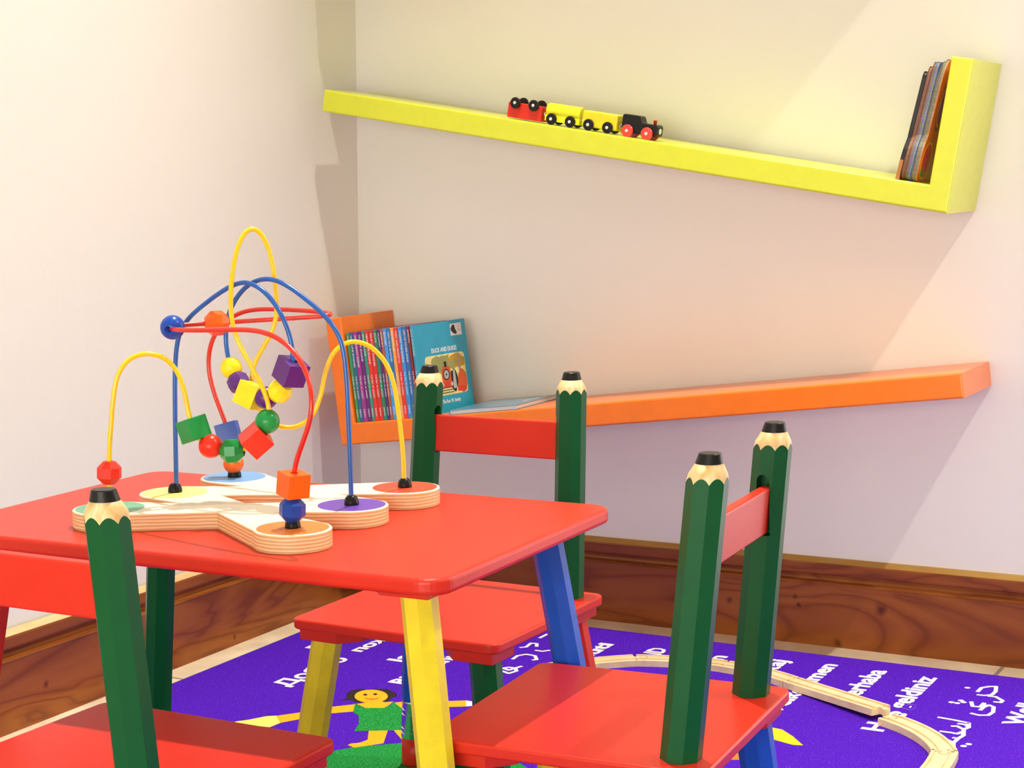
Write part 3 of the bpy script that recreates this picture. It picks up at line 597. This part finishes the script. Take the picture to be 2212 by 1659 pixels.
# ------------------------------------------------------------------ story books on the orange shelf
def flat(name, col, rough=.3): return paint(name, col, rough, .03, coat=.3)
PAGE = paint('page_white', (.80, .78, .72), .6)
SPW = paint('spine_lettering', (.82, .80, .74), .5)
BH, BD = .181, .150
books = [(.0065, (.05, .30, .10), 'green', 'TOBY'), (.0085, (.012, .13, .25), 'deep teal', 'MAIN LINE ENGINES'), (.0100, (.33, .03, .25), 'magenta', 'SMALL RAILWAY ENGINES'), (.0090, (.13, .012, .16), 'purple', 'OIL THE ENGINE'),
         (.0070, (.03, .30, .19), 'sea green', 'BRANCH LINE'), (.0090, (.75, .025, .012), 'bright red', 'HENRY THE ENGINE'), (.0100, (.68, .018, .010), 'wide red', 'FOUR LITTLE ENGINES'), (.0080, (.012, .22, .12), 'dark green', 'DUCK'),
         (.0065, (.09, .02, .16), 'dark purple', 'TRAMWAY'), (.0060, (.42, .10, .03), 'rust brown', 'STEPNEY'), (.0085, (.05, .32, .72), 'sky blue', 'EDWARD'), (.0080, (.015, .16, .46), 'royal blue', 'VERY OLD ENGINES'),
         (.0075, (.85, .36, .06), 'amber', 'ENTERPRISE'), (.0090, (.75, .03, .015), 'scarlet', 'TOBY AND HENRIETTA'), (.0088, (.03, .27, .66), 'light blue', 'THOMAS THE ENGINE'), (.0105, (.02, .13, .38), 'navy blue', 'JAMES AND THE DIESEL ENGINES'), (.0060, (.26, .012, .02), 'dark red', 'GORDON')]
def book(parent_s, th, col, cname, title, last=False, turn=0.0, label=None, cover_detail=True):
    base = on_orange(parent_s, .0432, -.193)
    t = thing('story_book', label or ('storybook with a %s spine in the row on the orange shelf' % cname), 'book', base, (0, 0, 0), 'storybooks in the row on the orange shelf')
    R_ = Matrix.Rotation(-OA, 4, 'Y') @ Matrix.Rotation(turn, 4, 'Z')
    t.rotation_euler = R_.to_euler()
    cm = flat('cover_'+cname.replace(' ', '_'), col)
    c = .0009
    mb = MB()
    mb.box((0, 0, 0), (th, .0016, BH), 0, .0005, 1); mb.box((0, .001, 0), (c, BD, BH)); mb.box((th-c, .001, 0), (th, BD, BH))
    mb.build('cover', cm, t)
    mb = MB(); mb.box((c, .0016, .002), (th-c, BD-.002, BH-.002)); mb.build('pages', PAGE, t)
    def put(nm, s_, z_top, size, length):
        mb = MB(); me = text_mesh(s_, size, .0001, .00003)
        xs = [v.co.x for v in me.vertices]; k = length/max(1e-6, (max(xs)-min(xs)))
        for v in me.vertices:
            X, Y = v.co.x*k, v.co.y-size*.36
            v.co = (th/2+Y, -.0002-v.co.z, z_top-X)
        mb.mesh(me); mb.build(nm, SPW, t)
    sz = min(.0052, th*.60)
    put('spine_title', title, BH-.006, sz, min(.065, .006+.0034*len(title))); put('spine_author', 'THE REV. W. AWDRY', BH-.088, sz*.8, .047); put('spine_footer', 'DEAN', .026, sz*.8, .016)
    return t
s = .0405
for th, col, cn, ti in books:
    book(s, th, col, cn, ti); s += th+.0006
TEAL = (.012, .34, .50)
dk = book(s+.001, .0070, TEAL, 'teal', 'DUCK AND DUKES', turn=-.24, label='teal storybook with its front cover showing, last of the row on the orange shelf')
# front cover print: lies on the +x face of that book
th = .0070
def cov(me, z_=0):
    for v in me.vertices:
        X, Y, Z = v.co; v.co = (th+.0001+Z, X, Y)
    bm = bmesh.new(); bm.from_mesh(me); bmesh.ops.recalc_face_normals(bm, faces=bm.faces[:]); bm.to_mesh(me); bm.free()
    return me
pic = MB()
x0_, x1_, z0_, z1_ = .024, .137, .034, .116
cols = [(.80, .72, .30), (.30, .32, .10), (.62, .10, .02), (.015, .013, .015), (.70, .62, .25), (.45, .45, .42), (.50, .28, .03), (.33, .26, .18), (.70, .04, .02)]
pm = [paint('print_%d' % i, c_, .35) for i, c_ in enumerate(cols)]
def blob(cx_, cy_, rx, ry, lv, mi, n=16, jag=0.0):
    pts = [(cx_+rx*(1+jag*random.uniform(-1, 1))*math.cos(2*PI*k/n), cy_+ry*(1+jag*random.uniform(-1, 1))*math.sin(2*PI*k/n)) for k in range(n)]
    pts = [(min(max(a, x0_+.001), x1_-.001), min(max(b, z0_+.001), z1_-.001)) for a, b in pts]
    pic.mesh(cov(ex([pts], 0, .00006*lv+.0001, 0)), mi)
def poly(pts, lv, mi): pic.mesh(cov(ex([pts], 0, .00006*lv+.0001, 0)), mi)
pic.mesh(cov(ex([rrect(x1_-x0_, z1_-z0_, .008, 5, (x0_+x1_)/2, (z0_+z1_)/2)], 0, .0001, 0)), 0)
blob(.072, .098, .030, .018, 1, 1, 20, .25); blob(.112, .100, .024, .015, 2, 6, 20, .35); blob(.098, .092, .014, .010, 3, 1, 14, .4); blob(.055, .088, .018, .010, 2, 1, 14, .4)
poly([(.027, .070), (.040, .068), (.037, .098), (.027, .103)], 3, 7); poly([(.117, .072), (.123, .072), (.122, .115), (.116, .115)], 4, 7)
poly([(.060, .035), (.098, .035), (.090, .062), (.072, .062)], 3, 4)
for k in range(5): z_ = .038+.005*k; poly([(.062+.001*k, z_), (.096-.001*k, z_), (.096-.001*k, z_+.0016), (.062+.001*k, z_+.0016)], 5, 3)
blob(.100, .062, .010, .022, 4, 3, 14, .15); poly([(.096, .045), (.106, .045), (.104, .082), (.099, .082)], 6, 5); blob(.124, .058, .013, .024, 6, 2, 18, .04); poly([(.108, .038), (.132, .038), (.132, .046), (.108, .050)], 7, 8)
# a plain red steam engine seen from the front
poly([(.066, .060), (.092, .060), (.092, .086), (.086, .092), (.072, .092), (.066, .086)], 7, 2); blob(.079, .075, .0095, .0115, 8, 3); blob(.079, .075, .007, .009, 9, 5); blob(.079, .075, .002, .0025, 10, 3)
poly([(.076, .090), (.082, .090), (.083, .101), (.075, .101)], 8, 3); poly([(.062, .050), (.096, .050), (.096, .060), (.062, .060)], 8, 8); blob(.066, .055, .004, .004, 9, 5); blob(.092, .055, .004, .004, 9, 5)
pic.build('cover_picture', pm, dk)['label'] = 'printed picture of a red steam engine'
tt = MB()
me = text_mesh('DUCK AND DUKES', .0125, .0001, .0002); xs = [v.co.x for v in me.vertices]; k = .072/(max(xs)-min(xs))
for v in me.vertices: v.co = (.045+v.co.x*k, .1215+v.co.y, v.co.z)
tt.mesh(cov(me))
me = text_mesh('The Rev. W. Awdry', .0105, .0001, .0001); xs = [v.co.x for v in me.vertices]; k = .052/(max(xs)-min(xs))
for v in me.vertices: v.co = (.060+v.co.x*k, .0185+v.co.y, v.co.z)
tt.mesh(cov(me)); tt.build('cover_title', SPW, dk)
lg_ = MB(); lg_.mesh(cov(ex([[(.106, .150), (.138, .150), (.138, .174), (.106, .174)]], 0, .0002, 0)), 0)
lg_.mesh(cov(ex([[(.107, .164), (.112, .171), (.118, .172), (.120, .163), (.124, .155), (.121, .152), (.113, .155), (.108, .160)]], 0, .0004, 0)), 1)
for z_ in (.170, .166, .162, .158): lg_.mesh(cov(ex([[(.127, z_), (.136, z_), (.136, z_+.0012), (.127, z_+.0012)]], 0, .0004, 0)), 2)
lg_.build('cover_emblem', [PAGE, pm[3], pm[7]], dk)
# the storybook lying flat on the slab
fb = thing('story_book', 'grey-blue storybook lying flat on the orange shelf beside the row', 'book', on_orange(.258, .0433, -.196), (0, -OA, 0))
BL2 = flat('cover_slate_blue', (.10, .25, .36), .25)
mb = MB(); mb.box((0, 0, 0), (.150, BD+.03, .0010)); mb.box((0, 0, .0078), (.150, BD+.03, .0088), 0, .0003, 1); mb.box((0, .0, 0), (.0012, BD+.03, .0088)); mb.build('cover', BL2, fb)
mb = MB(); mb.box((.0012, .002, .0010), (.148, BD+.028, .0078)); mb.build('pages', PAGE, fb)
mb = MB(); me = text_mesh('The Rev. W. Awdry', .008, .0001); mb.mesh(me, 0, Matrix.Translation((.125, .08, .0090)) @ Matrix.Rotation(PI/2, 4, 'Z')); mb.build('cover_title', SPW, fb)

# ------------------------------------------------------------------ rug with greetings
ZR = .0072
D = {"hair": [[0.41, -0.7315], [0.4114, -0.712], [0.3962, -0.6887], [0.3937, -0.6682], [0.4019, -0.6549], [0.4179, -0.6536], [0.4295, -0.6418], [0.4468, -0.6351], [0.4737, -0.6518], [0.4837, -0.6662], [0.481, -0.6789], [0.4846, -0.6959], [0.4774, -0.7068], [0.4649, -0.7165], [0.4452, -0.7259], [0.4216, -0.7185]],
 "face": [[0.4698, -0.6728], [0.4748, -0.6836], [0.4768, -0.6944], [0.4755, -0.7042], [0.4712, -0.7122], [0.4643, -0.7175], [0.4554, -0.7197], [0.4454, -0.7186], [0.4351, -0.7142], [0.4257, -0.707], [0.4179, -0.6975], [0.4127, -0.6868], [0.4104, -0.6759], [0.4115, -0.6658], [0.4158, -0.6575], [0.4229, -0.652], [0.432, -0.6498], [0.4423, -0.6511], [0.4527, -0.6557], [0.4622, -0.6632]],
 "neck": [[0.4487, -0.7131], [0.4738, -0.7011], [0.4828, -0.7043], [0.4944, -0.695], [0.4987, -0.7188], [0.4987, -0.7335], [0.4721, -0.7462], [0.4452, -0.7333], [0.4541, -0.7216]],
 "eye1": [[0.4332, -0.6803], [0.4343, -0.6834], [0.4338, -0.6859], [0.4318, -0.6868], [0.429, -0.6859], [0.4267, -0.6834], [0.4255, -0.6804], [0.4261, -0.6779], [0.4281, -0.6769], [0.4308, -0.6779]],
 "eye2": [[0.4472, -0.6706], [0.4483, -0.6737], [0.4477, -0.6762], [0.4457, -0.6771], [0.443, -0.6762], [0.4406, -0.6737], [0.4395, -0.6707], [0.4401, -0.6682], [0.4421, -0.6672], [0.4448, -0.6681]],
 "mouth": [[0.4367, -0.6962], [0.446, -0.6978], [0.4568, -0.6927], [0.4595, -0.6838], [0.4637, -0.6961], [0.4576, -0.7051], [0.4457, -0.7047]],
 "dress": [[0.4416, -0.7313], [0.4543, -0.74], [0.4703, -0.747], [0.4987, -0.7335], [0.5005, -0.718], [0.4971, -0.6974], [0.5252, -0.7208], [0.5481, -0.7135], [0.6084, -0.8104], [0.5223, -0.8598], [0.5084, -0.8243], [0.4844, -0.787], [0.4651, -0.7748]],
 "armL": [[0.4442, -0.7353], [0.4152, -0.766], [0.3866, -0.8138], [0.3609, -0.8475], [0.3892, -0.8759], [0.4072, -0.8437], [0.4353, -0.7962], [0.4667, -0.7683]],
 "handL": [[0.3197, -0.9009], [0.3332, -0.884], [0.348, -0.8558], [0.361, -0.846], [0.3897, -0.8757], [0.3877, -0.9014], [0.3501, -0.9071], [0.3156, -0.9236]],
 "armR": [[0.4975, -0.7005], [0.5114, -0.6854], [0.5782, -0.6514], [0.6031, -0.6352], [0.6199, -0.6652], [0.5948, -0.6804], [0.5293, -0.7148], [0.5151, -0.7237]],
 "handR": [[0.6023, -0.6367], [0.6161, -0.6365], [0.6282, -0.6571], [0.6187, -0.6658]],
 "legL": [[0.5422, -0.8475], [0.567, -0.8289], [0.5972, -0.8914], [0.5673, -0.9293], [0.5513, -0.923], [0.5517, -0.9152], [0.5624, -0.9049], [0.5653, -0.8873]],
 "legR": [[0.5729, -0.8241], [0.5968, -0.8092], [0.6368, -0.8755], [0.6208, -0.8703]],
 "arc": [[0.5523, -1.0644], [0.5436, -1.0027], [0.5478, -0.9544], [0.5685, -0.9245], [0.6261, -0.8741], [0.6841, -0.8513], [0.7493, -0.8499], [0.817, -0.8709]],
 "patch1": [[1.1069, -0.5588], [1.1182, -0.5545], [1.1334, -0.557], [1.1595, -0.5821], [1.1888, -0.6181], [1.1734, -0.6225], [1.1347, -0.6098], [1.1251, -0.6092]], "patch2": [[1.1083, -0.7328], [1.1082, -0.721], [1.1083, -0.6919], [1.118, -0.7018], [1.1264, -0.7241]]}
rk = ['purple', 'white', 'green', 'yellow', 'pale', 'skin', 'black', 'orange', 'edge']; rm = [RUG[k] for k in rk]
rug = MB()
rug.mesh(ex([rrect(2.45, 2.30, .01, 3, .077+1.225, -.095-1.15)], 0, .0045, .001, 1), 8)
rug.mesh(ex([rrect(2.434, 2.284, .008, 3, .085+1.217, -.103-1.142)], .002, ZR, .0012, 1), 0)
def rp(pts, mi, lv=1): rug.mesh(ex([pts], ZR-.001, ZR+.0001*lv, 0), mi)
globe = D['arc']+[(.90, -.93), (.96, -1.02), (.98, -1.12), (.95, -1.22), (.88, -1.30), (.78, -1.33), (.68, -1.30), (.60, -1.22), (.565, -1.14)]
rp(globe, 2); rp(D['armL'], 5, 2); rp(D['handL'], 4, 3); rp(D['armR'], 5, 2); rp(D['handR'], 1, 3); rp(D['legL'], 5, 2); rp(D['legR'], 5, 2); rp(D['hair'], 6, 2); rp(D['neck'], 5, 3); rp(D['face'], 5, 4); rp(D['dress'], 2, 4)
rp(D['eye1'], 6, 5); rp(D['eye2'], 6, 5); rp(D['mouth'], 7, 5); rp(D['patch1'], 3, 2); rp(D['patch2'], 7, 2)
def word(s_, x, y0, y1, cap, end=False):
    """letters run towards +y from (x, y0) to y1; tops towards -x"""
    me = text_mesh(s_, cap/.73, .0002, .0016); xs = [v.co.x for v in me.vertices]; k = (y1-y0)/(max(xs)-min(xs)); mn = min(xs)
    rug.mesh(me, 1, Matrix(((0, -1, 0, x), (k, 0, 0, y0-mn*k), (0, 0, 1, ZR+.0001), (0, 0, 0, 1))))
word('Hoş geldiniz', 1.2785, -.500, -.164, .036); word('Merhaba', 1.1885, -.372, -.160, .036); word('Velkommen', 1.098, -.480, -.159, .032)
word('Benvenuti', .676, -.520, -.200, .030); word('ID', .783, -.232, -.190, .034); word('Willkommen', .900, -.560, -.190, .032); word('Witaj', 1.010, -.330, -.170, .032)
word('Добро', .280, -.700, -.50, .036); word('пожаловать', .272, -.452, -.12, .026); word('Isten hozott', .378, -.478, -.13, .034); word('Dag', .190, -.472, -.36, .030); word('Bienvenue', .455, -.60, -.36, .032)
word('Welkom', 1.470, -.376, -.150, .034); word('Karibu', 1.60, -.40, -.15, .034)
word('Hola', 1.31, -.98, -.80, .05); word('Ciao', 1.50, -.95, -.75, .05)
AR = [[(1.3616,-.2175),(1.3621,-.192),(1.3721,-.1788),(1.3829,-.1737),(1.3888,-.2045),(1.3873,-.226),(1.3766,-.2352),(1.3661,-.2361)],[(1.3842,-.2357),(1.3956,-.2343),(1.4111,-.2513),(1.4107,-.2636),(1.4004,-.2645)],
 [(1.3661,-.2808),(1.374,-.3049),(1.3862,-.3031),(1.3868,-.279),(1.3918,-.3004),(1.3903,-.3207)],[(1.3814,-.3443),(1.395,-.3493),(1.408,-.3431),(1.4115,-.3222),(1.406,-.2936),(1.3969,-.2861),(1.3918,-.3004)],[(1.3391,-.3874),(1.3638,-.3907),(1.39,-.3969)],
 [(1.3703,-.4248),(1.3776,-.4213),(1.3908,-.4333),(1.3956,-.42),(1.3888,-.4086),(1.3762,-.4072)],[(1.3606,-.4586),(1.3767,-.4581),(1.3873,-.4602),(1.3921,-.4471),(1.3979,-.4623),(1.3946,-.4815),(1.3867,-.4818)],[(1.3886,-.5364),(1.3976,-.5252),(1.393,-.5068),(1.3827,-.4978),(1.3839,-.5181)],
 [(1.39,-.3969),(1.3956,-.42)],[(1.3908,-.4333),(1.3979,-.4623)],[(1.3946,-.4815),(1.393,-.5068)],
 [(.5523,-.3738),(.5496,-.3497),(.5594,-.334),(.5785,-.336),(.5936,-.3579),(.5887,-.3638)],[(.5279,-.2967),(.5361,-.289),(.5316,-.2606),(.5431,-.2591),(.5525,-.2775)],[(.5633,-.3025),(.5777,-.3032),(.586,-.2918)],[(.5724,-.4523),(.5905,-.4608),(.5957,-.4412),(.5854,-.4254),(.5715,-.425),(.5651,-.435),(.5803,-.4416),(.589,-.4097)],[(.5289,-.2191),(.5293,-.1872)]]
for li, ln in enumerate(AR):
    for qi, q in enumerate(strokes(ln, .0068, 0)): rug.add([v+Vector((0, 0, ZR+.0002+.00003*((li*3+qi) % 11))) for v in q], [(0, 1, 2, 3)], 1)
for x, y in [(1.3406, -.2022), (1.3371, -.2971), (1.3469, -.298), (1.3491, -.2809), (1.3552, -.2884), (1.4109, -.5154), (1.4157, -.5028)]:
    rug.add([(x+.0052*math.cos(k*PI/5), y+.0052*math.sin(k*PI/5), ZR+.0003) for k in range(10)], [tuple(range(10))], 1)
tag(rug.build('play_rug', rm), 'large purple play rug with white greetings and a cartoon child, under the table', 'rug')

# ------------------------------------------------------------------ wooden train track on the rug
def arc_pts(p0, p1, bulge, n=12):
    """points from p0 to p1 with sideways bulge (fraction of the chord, left positive)"""
    a, b = Vector(p0), Vector(p1); d = b-a; nrm = Vector((-d.y, d.x))
    out = []
    for k in range(n+1):
        f = k/n; out.append(a+d*f+nrm*bulge*4*f*(1-f))
    return out
def track(label, path, z=ZR, z_end=None, peg=True, socket=True, lift=0.0):
    t = thing('toy_track', label, 'toy track', (*path[0], z), group='wooden train track pieces on the rug')
    TWd, TH = .040, .012; sec = [(-.020, 0), (-.020, .0110), (-.019, .012), (-.0145, .012), (-.0145, .0095), (-.0085, .0095), (-.0085, .012), (.0085, .012), (.0085, .0095), (.0145, .0095), (.0145, .012), (.019, .012), (.020, .0110), (.020, 0)]
    mb = MB(); n = len(sec); vs = []; o0 = path[0]; L = len(path)
    for i, q in enumerate(path):
        d = (path[min(i+1, L-1)]-path[max(i-1, 0)]).normalized(); nr = Vector((-d.y, d.x))
        for s_, h in sec: vs.append((q.x-o0.x+nr.x*s_, q.y-o0.y+nr.y*s_, h+lift*i/(L-1)))
    fs = [tuple(range(n)), tuple(range((L-1)*n, L*n))[::-1]]
    for i in range(L-1):
        for k in range(n): fs.append((i*n+k, (i+1)*n+k, (i+1)*n+(k+1) % n, i*n+(k+1) % n))
    mb.add(vs, fs); bed = mb.build('track_bed', TRACKWOOD, t)
    d = (path[-1]-path[-2]).normalized(); e = path[-1]-o0
    if peg:
        mb = MB(); ang = math.atan2(d.y, d.x)
        pts = [(0, -.0028), (.006, -.0028)]+[(.0115+.0062*math.cos(a), .0062*math.sin(a)) for a in [math.radians(-150+30*k) for k in range(11)]]+[(.006, .0028), (0, .0028)]
        M = Matrix.Translation((e.x, e.y, lift)) @ Matrix.Rotation(ang, 4, 'Z')
        mb.mesh(ex([pts], .0002, .0121, .0004, 1), 0, M); mb.build('connector_peg', TRACKWOOD, t)
    if socket:
        d0 = (path[1]-path[0]).normalized(); ang = math.atan2(d0.y, d0.x); mb = MB()
        ring = [(.0130+.0080*math.cos(a), .0080*math.sin(a)) for a in [math.radians(155-31*k) for k in range(11)]]
        inn = [(.0130+.0072*math.cos(a), .0072*math.sin(a)) for a in [math.radians(155-31*k) for k in range(11)]][::-1]
        M = Matrix.Rotation(ang, 4, 'Z'); mb.mesh(ex([ring+inn], .0118, .01215, 0), 0, M)
        mb.build('connector_slot', paint('track_gap', (.10, .06, .03), .7), t)
    return t
J = [(.600, -.475), (.655, -.405), (.762, -.300), (.925, -.262), (1.070, -.318)]
V2 = lambda q: Vector(q)
def trk(label, a, b, bulge, **k):
    pts = arc_pts(a, b, bulge); return track(label, pts, **k)
trk('curved beech track piece just right of the far chair, the farthest left in view', (.650, -.425), (.766, -.305), .04)
trk('curved beech track piece behind the near post of the right-hand chair', (.768, -.304), (.925, -.272), .055)
trk('short curved beech track piece seen behind the far post of the right-hand chair', (.927, -.273), (1.066, -.318), .055)
st = track('straight beech track piece with its raised end resting on the next curve', [Vector((1.068, -.319))+(Vector((1.258, -.436))-Vector((1.068, -.319)))*(k/10) for k in range(11)], lift=.0085)
trk('curved beech track piece bending round in front of the Arabic lettering', (1.272, -.452), (1.398, -.580), .09)
trk('beech track piece running out of the bottom edge of the picture', (1.399, -.582), (1.402, -.740), .03)
